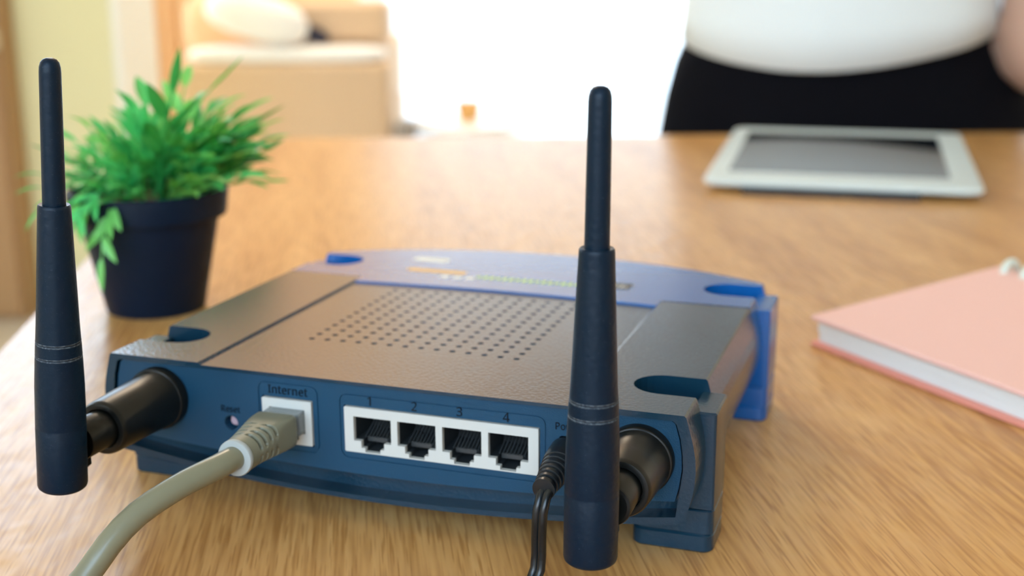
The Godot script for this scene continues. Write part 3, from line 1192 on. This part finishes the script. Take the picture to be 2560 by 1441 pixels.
func build_lounge() -> void:
	var o := thing("sofa", "tan sofa with a boxy arm in front of the beige wall", "sofa", room())
	var g := Geo.new()
	slab(g, -1.12, -0.415, 0.04, 0.605, 4.2, 4.42, 0.012, 0.03)
	part("arm", g.mesh(M.sofa), o)
	g = Geo.new()
	slab(g, -1.10, -0.45, 0.04, 0.42, 4.43, 5.25, 0.012, 0.02)
	part("seat", g.mesh(M.sofa), o)
	g = Geo.new()
	slab(g, -0.775, -0.44, 0.665, 0.80, 4.43, 4.72, 0.015, 0.03)
	part("back_cushion", g.mesh(M.sofa), o)
	g = Geo.new()
	slab(g, -0.78, -0.45, 0.42, 0.66, 4.43, 5.2, 0.02, 0.03)
	part("seat_cushion", g.mesh(M.sofa), o)
	g = Geo.new()
	for r in [-1.05, -0.48]:
		for f in [4.26, 5.15]:
			slab(g, r - 0.02, r + 0.02, 0.0, 0.05, f - 0.02, f + 0.02)
	part("feet", g.mesh(M.brown), o)
	g = Geo.new()
	puff(g, rm(-0.765, 0.631, 4.31), Vector3(0.66, 0.05, 0.20), Basis.IDENTITY, 0.3, 0.02)
	o = part(numbered("throw_blanket"), g.mesh(M["throw"]), self, room())
	tag(o, "pale throw folded along the top of the sofa arm", "blanket")
	g = Geo.new()
	puff(g, rm(-0.86, 0.755, 4.29), Vector3(0.34, 0.145, 0.17), Basis(Vector3.BACK, -0.28), 0.6, 0.05)
	o = part(numbered("cushion"), g.mesh(M["throw"]), self, room())
	tag(o, "white crumpled cushion lying on the throw", "cushion")
	g = Geo.new()
	puff(g, rm(-1.0, 0.65, 4.66), Vector3(0.36, 0.44, 0.2), Basis(Vector3.BACK, 0.3), 0.55)
	o = part(numbered("cushion"), g.mesh(M.peach), self, room())
	tag(o, "peach cushion behind the white cushion on the sofa", "cushion")
	g = Geo.new()
	puff(g, rm(-0.715, 0.70, 4.40), Vector3(0.17, 0.06, 0.03), Basis(Vector3.BACK, -0.35), 0.7)
	o = part(numbered("cushion"), g.mesh(M.navy), self, room())
	tag(o, "small dark cushion corner between white cushion and tan sofa back", "cushion")
	# sheer curtain across the terrace window
	for side in 2:
		g = Geo.new()
		var fold := []
		for i in 241:
			var r := lerpf(-0.66, 1.05, i / 240.0) if side == 0 else lerpf(1.03, 2.72, i / 240.0)
			fold.append(Vector2(r, 5.44 + side * 0.03 + 0.022 * sin(i * 0.47) + 0.010 * sin(i * 0.91 + 1.0)))
		for i in 240:
			var a: Vector2 = fold[i]
			var b: Vector2 = fold[i + 1]
			g.quad(rm(a.x, 0.02, a.y), rm(b.x, 0.02, b.y), rm(b.x, 2.25, b.y), rm(a.x, 2.25, a.y), 1)
		o = part(numbered("sheer_curtain"), g.mesh(M.sheer, false), self, room())
		tag(o, ["white sheer curtain glowing in the window right of the sofa", "white sheer curtain glowing in the window behind the person"][side], "curtain", "sheer curtains")
	# curtain at the left end of the beige wall
	g = Geo.new()
	var front := []
	var n := 96
	for i in n + 1:
		var r := lerpf(-1.78, -1.12, float(i) / n)
		front.append(Vector2(r, 5.34 + 0.03 * sin(i * 0.62) + 0.012 * sin(i * 1.43)))
	for i in n:
		var a: Vector2 = front[i]
		var b: Vector2 = front[i + 1]
		for e in [0.0, 0.008]:
			g.quad(rm(a.x, 0.02, a.y + e), rm(b.x, 0.02, b.y + e), rm(b.x, 3.0, b.y + e), rm(a.x, 3.0, a.y + e), 1 if e == 0.0 else 2)
	o = part(numbered("curtain"), g.mesh(M.curtain, false), self, room())
	tag(o, "peach floor-length curtain between yellow wall and sofa", "curtain")
	# low white table by the window
	o = thing("side_table", "low round white table in front of the bright window", "table", room(-0.143, 0, 4.5))
	g = Geo.new()
	g.lathe([Vector2(0.2, 0.34), Vector2(0.218, 0.345), Vector2(0.222, 0.36), Vector2(0.218, 0.375), Vector2(0.21, 0.38)], 48)
	part("table_top", g.mesh(M.table_white), o)
	g = Geo.new()
	g.lathe([Vector2(0.15, 0.0), Vector2(0.15, 0.015), Vector2(0.03, 0.03), Vector2(0.025, 0.34)], 32)
	part("pedestal", g.mesh(M.table_white), o)
	o = thing("basket", "small tan basket standing on the round white table", "basket", room(-0.155, 0.38, 4.5))
	g = Geo.new()
	g.lathe([Vector2(0.035, 0.0), Vector2(0.048, 0.06), Vector2(0.051, 0.066), Vector2(0.046, 0.067), Vector2(0.042, 0.058), Vector2(0.032, 0.008)], 32)
	part("basket_body", g.mesh(M.basket), o)
	o = thing("bin", "slim grey-brown bin beside the right end of the sofa", "bin", room(-0.365, 0, 4.32))
	g = Geo.new()
	g.rbox(Vector3(0, 0.20, 0), Vector3(0.06, 0.40, 0.16), 0.015, 0.006, 4)
	part("bin_body", g.mesh(M.bin), o)
	# warm ceiling panel added out of view to brighten the lounge
	o = thing("added_ceiling_lamp", "added unseen warm ceiling panel that brightens the lounge above the sofa", "lamp", room(-0.9, 3.6, 4.3))
	g = Geo.new()
	g.rbox(Vector3(0, -0.03, 0), Vector3(1.3, 0.06, 1.3), 0.02, 0.004, 4)
	part("fill_housing", g.mesh(M.frame_white), o)
	g = Geo.new()
	g.rbox(Vector3(0, -0.066, 0), Vector3(1.2, 0.01, 1.2), 0.01, 0, 3)
	part("fill_diffuser", g.mesh(M.fill_glow), o)
	var lamp := AreaLight3D.new()
	lamp.name = "fill_light"
	lamp.area_size = Vector2(1.2, 1.2)
	lamp.light_color = Color(1.0, 0.91, 0.80)
	lamp.light_energy = 0.8
	lamp.light_size = 1.2
	lamp.area_range = 12.0
	lamp.shadow_enabled = true
	lamp.transform = Transform3D(Basis(Vector3.RIGHT, -PI / 2), Vector3(0, -0.08, 0))
	o.add_child(lamp, true)
	# brown cabinet against the yellow wall
	o = thing("cabinet", "brown wooden cabinet at the left edge against the yellow wall", "cabinet", room())
	g = Geo.new()
	slab(g, -2.2, -1.30, 0.0, 1.25, 3.20, 3.295, 0.003)
	part("body", g.mesh(M.brown), o)
	for k in 2:
		g = Geo.new()
		slab(g, -2.19 + k * 0.445, -1.755 + k * 0.445, 0.02, 0.70, 3.182, 3.199, 0.003)
		part("door", g.mesh(M.brown), o)
	g = Geo.new()
	slab(g, -2.2, -1.30, 0.715, 0.765, 3.165, 3.199, 0.004)
	part("rail", g.mesh(M.rail), o, Transform3D.IDENTITY, "pale rail across the cabinet front")


# ---------------------------------------------------------------- person
# A distance field of tapered capsules, meshed as surface nets. bones: [a, b, ra, rb]
func nets(g: Geo, bones: Array, cell: float, blend: float) -> void:
	var lo := Vector3.INF
	var hi := -Vector3.INF
	for b in bones:
		var r: float = maxf(b[2], b[3]) + cell * 3 + blend
		for q in [b[0], b[1]]:
			lo = lo.min(q - Vector3.ONE * r)
			hi = hi.max(q + Vector3.ONE * r)
	var n := Vector3i(((hi - lo) / cell).ceil()) + Vector3i.ONE
	var f := PackedFloat32Array()
	f.resize(n.x * n.y * n.z)
	f.fill(1.0)
	var sx := n.y * n.z
	for b in bones:
		var a: Vector3 = b[0]
		var d: Vector3 = b[1] - a
		var dd := maxf(d.length_squared(), 1e-9)
		var r0: float = b[2]
		var r1: float = b[3]
		var reach := Vector3.ONE * (maxf(r0, r1) + blend + cell * 2)
		var i0 := Vector3i(((a.min(b[1]) - reach - lo) / cell).floor()).max(Vector3i.ZERO)
		var i1 := Vector3i(((a.max(b[1]) + reach - lo) / cell).ceil()).min(n - Vector3i.ONE)
		for x in range(i0.x, i1.x + 1):
			for y in range(i0.y, i1.y + 1):
				var row := x * sx + y * n.z
				for z in range(i0.z, i1.z + 1):
					var q := lo + Vector3(x, y, z) * cell - a
					var t := clampf(q.dot(d) / dd, 0.0, 1.0)
					var v := (q - d * t).length() - lerpf(r0, r1, t)
					var o := f[row + z]
					var h := maxf(blend - absf(v - o), 0.0) / blend
					f[row + z] = minf(v, o) - h * h * blend * 0.25
	var vid := {}
	var pts := PackedVector3Array()
	for x in n.x - 1:
		for y in n.y - 1:
			var row := x * sx + y * n.z
			for z in n.z - 1:
				var at := row + z
				var neg := 0
				for k in 8:
					if f[at + (k & 1) * sx + ((k >> 1) & 1) * n.z + (k >> 2)] < 0.0:
						neg += 1
				if neg == 0 or neg == 8:
					continue
				var s := Vector3.ZERO
				var c := 0
				for k in 8:
					for ax in 3:
						if k & (1 << ax):
							continue
						var k2 := k | (1 << ax)
						var va := f[at + (k & 1) * sx + ((k >> 1) & 1) * n.z + (k >> 2)]
						var vb := f[at + (k2 & 1) * sx + ((k2 >> 1) & 1) * n.z + (k2 >> 2)]
						if (va < 0.0) != (vb < 0.0):
							var t := va / (va - vb)
							s += Vector3(k & 1, (k >> 1) & 1, k >> 2).lerp(Vector3(k2 & 1, (k2 >> 1) & 1, k2 >> 2), t)
							c += 1
				vid[at] = pts.size()
				pts.append(lo + (Vector3(x, y, z) + s / c) * cell)
	var grp := g.fresh
	g.fresh += 1
	for at in vid:
		var va := f[at]
		for ax in 3:
			var st: int = [sx, n.z, 1][ax]
			var u: int = [n.z, 1, sx][ax]
			var v: int = [1, sx, n.z][ax]
			if at + st >= f.size() or (va < 0.0) == (f[at + st] < 0.0):
				continue
			if not (vid.has(at - u) and vid.has(at - v) and vid.has(at - u - v)):
				continue
			var a := pts[vid[at]]
			var b := pts[vid[at - u]]
			var c2 := pts[vid[at - u - v]]
			var d := pts[vid[at - v]]
			if va < 0.0:
				g.quad(a, d, c2, b, grp)
			else:
				g.quad(a, b, c2, d, grp)


func cloth(g: Geo, levels: Array, thick: float) -> void:
	# levels: [height, centre x, centre z, half width, half depth, front drop]
	var rings := []
	var inner := []
	for l in levels:
		var a := PackedVector3Array()
		var b := PackedVector3Array()
		for k in 64:
			var an := TAU * k / 64
			var c := cos(an)
			var s := sin(an)
			var fold := 1.0 + 0.004 * sin(an * 7.0 + l[0] * 9.0) + 0.003 * sin(an * 13.0 + l[0] * 17.0)
			var y: float = l[0] - l[5] * maxf(s, 0.0) + l[5] * 0.70 * smoothstep(-0.6, 1.0, c)
			a.append(Vector3(l[1] + c * l[3] * fold, y, l[2] + s * l[4] * fold))
			b.append(Vector3(l[1] + c * (l[3] - thick) * fold, y, l[2] + s * (l[4] - thick) * fold))
		rings.append(a)
		inner.append(b)
	inner.reverse()
	rings.append_array(inner)
	rings.append(rings[0])
	g.loft(rings, false, false)


func build_person() -> void:
	# local frame: x to the picture's right, y up from the floor, z towards the desk; the body's axis at x = 0, z = 0
	var o := thing("person", "person in a white top and black skirt standing behind the desk", "person", room(0.347, 0, 1.335))
	var g := Geo.new()
	var b := []
	var V := func(x: float, y: float, z: float) -> Vector3: return Vector3(x, y, z)
	# legs
	for s in [-1.0, 1.0]:
		b.append([V.call(s * 0.085, 0.80, 0.0), V.call(s * 0.085, 0.45, 0.01), 0.07, 0.052])
		b.append([V.call(s * 0.085, 0.45, 0.01), V.call(s * 0.085, 0.30, -0.012), 0.052, 0.054])
		b.append([V.call(s * 0.085, 0.30, -0.012), V.call(s * 0.085, 0.08, 0.0), 0.052, 0.034])
		b.append([V.call(s * 0.085, 0.05, -0.02), V.call(s * 0.09, 0.04, 0.12), 0.036, 0.028])
	# pelvis, belly, chest, shoulders, neck
	b.append([V.call(-0.06, 0.80, -0.01), V.call(0.06, 0.80, -0.01), 0.082, 0.082])
	b.append([V.call(-0.045, 0.92, 0.0), V.call(0.045, 0.92, 0.0), 0.075, 0.075])
	b.append([V.call(0, 0.90, 0.005), V.call(0, 1.10, 0.0), 0.08, 0.08])
	b.append([V.call(-0.06, 1.14, 0.0), V.call(0.06, 1.14, 0.0), 0.10, 0.10])
	b.append([V.call(-0.065, 1.17, 0.06), V.call(-0.06, 1.17, 0.07), 0.055, 0.05])
	b.append([V.call(0.065, 1.17, 0.06), V.call(0.06, 1.17, 0.07), 0.055, 0.05])
	b.append([V.call(-0.13, 1.28, -0.01), V.call(0.13, 1.28, -0.01), 0.055, 0.055])
	b.append([V.call(0, 1.28, -0.01), V.call(0, 1.42, 0.01), 0.055, 0.048])
	# arm on the picture's right: down to the elbow, forearm forward to the desk
	b.append([V.call(0.165, 1.27, -0.01), V.call(0.198, 0.828, 0.07), 0.050, 0.044])
	b.append([V.call(0.198, 0.828, 0.07), V.call(0.31, 0.782, 0.205), 0.045, 0.027])
	# arm on the picture's left: elbow bent, hand raised before the chest
	b.append([V.call(-0.165, 1.27, -0.01), V.call(-0.20, 1.02, 0.02), 0.048, 0.040])
	b.append([V.call(-0.20, 1.02, 0.02), V.call(-0.06, 1.14, 0.17), 0.041, 0.027])
	nets(g, b, 0.014, 0.03)
	# hands
	hand(g, V.call(0.31, 0.782, 0.205), Vector3(0.35, -0.12, 0.9).normalized(), Vector3.UP, 1.0)
	hand(g, V.call(-0.06, 1.14, 0.17), Vector3(0.75, 0.55, 0.25).normalized(), Vector3(-0.3, 0.2, 0.95).normalized(), -1.0)
	# head
	b = [[V.call(0, 1.55, -0.015), V.call(0, 1.57, -0.02), 0.085, 0.088], [V.call(0, 1.49, 0.035), V.call(0, 1.47, 0.045), 0.055, 0.036], [V.call(0, 1.54, 0.055), V.call(0, 1.505, 0.082), 0.010, 0.014],
		[V.call(-0.035, 1.505, 0.045), V.call(-0.02, 1.50, 0.05), 0.03, 0.03], [V.call(0.035, 1.505, 0.045), V.call(0.02, 1.50, 0.05), 0.03, 0.03], [V.call(-0.03, 1.555, 0.058), V.call(0.03, 1.555, 0.058), 0.018, 0.018],
		[V.call(-0.018, 1.474, 0.072), V.call(0.018, 1.474, 0.072), 0.008, 0.008], [V.call(-0.018, 1.463, 0.07), V.call(0.018, 1.463, 0.07), 0.009, 0.009],
		[V.call(-0.088, 1.535, -0.005), V.call(-0.084, 1.495, 0.0), 0.012, 0.008], [V.call(0.088, 1.535, -0.005), V.call(0.084, 1.495, 0.0), 0.012, 0.008],
		[V.call(0, 1.40, 0.01), V.call(0, 1.48, 0.0), 0.047, 0.05]]
	nets(g, b, 0.006, 0.016)
	part("body", g.mesh(M.skin), o)
	g = Geo.new()
	for s in [-1.0, 1.0]:
		puff(g, Vector3(s * 0.032, 1.532, 0.068), Vector3(0.026, 0.012, 0.016), Basis.IDENTITY, 1.0)
	part("eyes", g.mesh(M.eye), o)
	g = Geo.new()
	b = [[V.call(0, 1.585, -0.035), V.call(0, 1.56, -0.045), 0.092, 0.095], [V.call(-0.07, 1.56, -0.03), V.call(-0.09, 1.36, -0.04), 0.03, 0.03], [V.call(0.07, 1.56, -0.03), V.call(0.09, 1.36, -0.04), 0.03, 0.03], [V.call(0, 1.54, -0.07), V.call(0, 1.30, -0.09), 0.06, 0.05]]
	nets(g, b, 0.012, 0.03)
	part("hair", g.mesh(M.hair), o)
	# clothes
	g = Geo.new()
	cloth(g, [[0.834, 0, 0, 0.167, 0.120, 0.031], [0.86, 0, 0, 0.164, 0.119, 0.012], [0.92, 0, 0, 0.160, 0.116, 0.0], [1.0, 0, 0, 0.158, 0.112, 0.0], [1.10, 0, 0, 0.168, 0.118, 0.0], [1.18, 0, 0.005, 0.178, 0.132, 0.0], [1.25, 0, 0, 0.19, 0.112, 0.0], [1.30, 0, -0.005, 0.165, 0.09, 0.0], [1.345, 0, 0.0, 0.10, 0.078, 0.0], [1.36, 0, 0.0, 0.075, 0.072, 0.0]], 0.003)
	for s in [-1.0, 1.0]:
		var a := Vector3(s * 0.15, 1.285, -0.01)
		var e := Vector3(0.186, 0.92, 0.056) if s > 0 else Vector3(-0.193, 1.07, 0.014)
		g.tube(PackedVector3Array([a, a.lerp(e, 0.5), e]), [0.068, 0.063, 0.060], 24, Vector2.ONE, Vector3.BACK, false)
	part("shirt", g.mesh(M.shirt), o, Transform3D.IDENTITY, "white loose top")
	g = Geo.new()
	cloth(g, [[0.885, 0, 0, 0.146, 0.098, 0.0], [0.85, 0, 0, 0.155, 0.102, 0.0], [0.83, 0, 0, 0.164, 0.106, 0.0], [0.81, 0.003, 0, 0.176, 0.108, 0.0], [0.775, 0.011, 0, 0.193, 0.112, 0.0], [0.735, 0.018, 0, 0.206, 0.114, 0.0], [0.66, 0.018, 0, 0.210, 0.118, 0.0], [0.56, 0.01, 0, 0.20, 0.124, 0.0], [0.44, 0.006, 0, 0.20, 0.13, 0.0]], 0.003)
	part("skirt", g.mesh(M.skirt), o, Transform3D.IDENTITY, "black skirt")
	for s in [-1.0, 1.0]:
		g = Geo.new()
		g.rbox(Vector3(s * 0.088, 0.022, 0.055), Vector3(0.085, 0.044, 0.25), 0.04, 0.012, 6)
		part("shoe", g.mesh(M.shoe), o)


func hand(g: Geo, wrist: Vector3, dir: Vector3, up: Vector3, side: float) -> void:
	var x := dir.cross(up).normalized() * side          # towards the thumb
	var u := x.cross(dir).normalized() * side
	if u.dot(up) < 0:
		u = -u
	var b := []
	for k in 4:
		b.append([wrist, wrist + dir * 0.075 + x * (0.026 - k * 0.018), 0.020, 0.012])
	var lens := [0.066, 0.074, 0.069, 0.054]
	for k in 4:
		var root := wrist + dir * 0.078 + x * (0.029 - k * 0.019)
		var d1 := (dir + x * (0.10 - k * 0.07) - u * 0.10).normalized()
		var d2 := (dir + x * (0.06 - k * 0.05) - u * 0.40).normalized()
		var m: Vector3 = root + d1 * lens[k] * 0.52
		b.append([root - dir * 0.01, m, 0.0098, 0.0088])
		b.append([m, m + d2 * lens[k] * 0.5, 0.0086, 0.0070])
	var tr := wrist + dir * 0.026 + x * 0.024
	var tm := tr + (dir * 0.7 + x * 0.8 - u * 0.15).normalized() * 0.034
	b.append([tr - x * 0.01, tm, 0.0135, 0.0105])
	b.append([tm, tm + (dir * 0.95 + x * 0.3 - u * 0.2).normalized() * 0.028, 0.0102, 0.0078])
	nets(g, b, 0.004, 0.006)
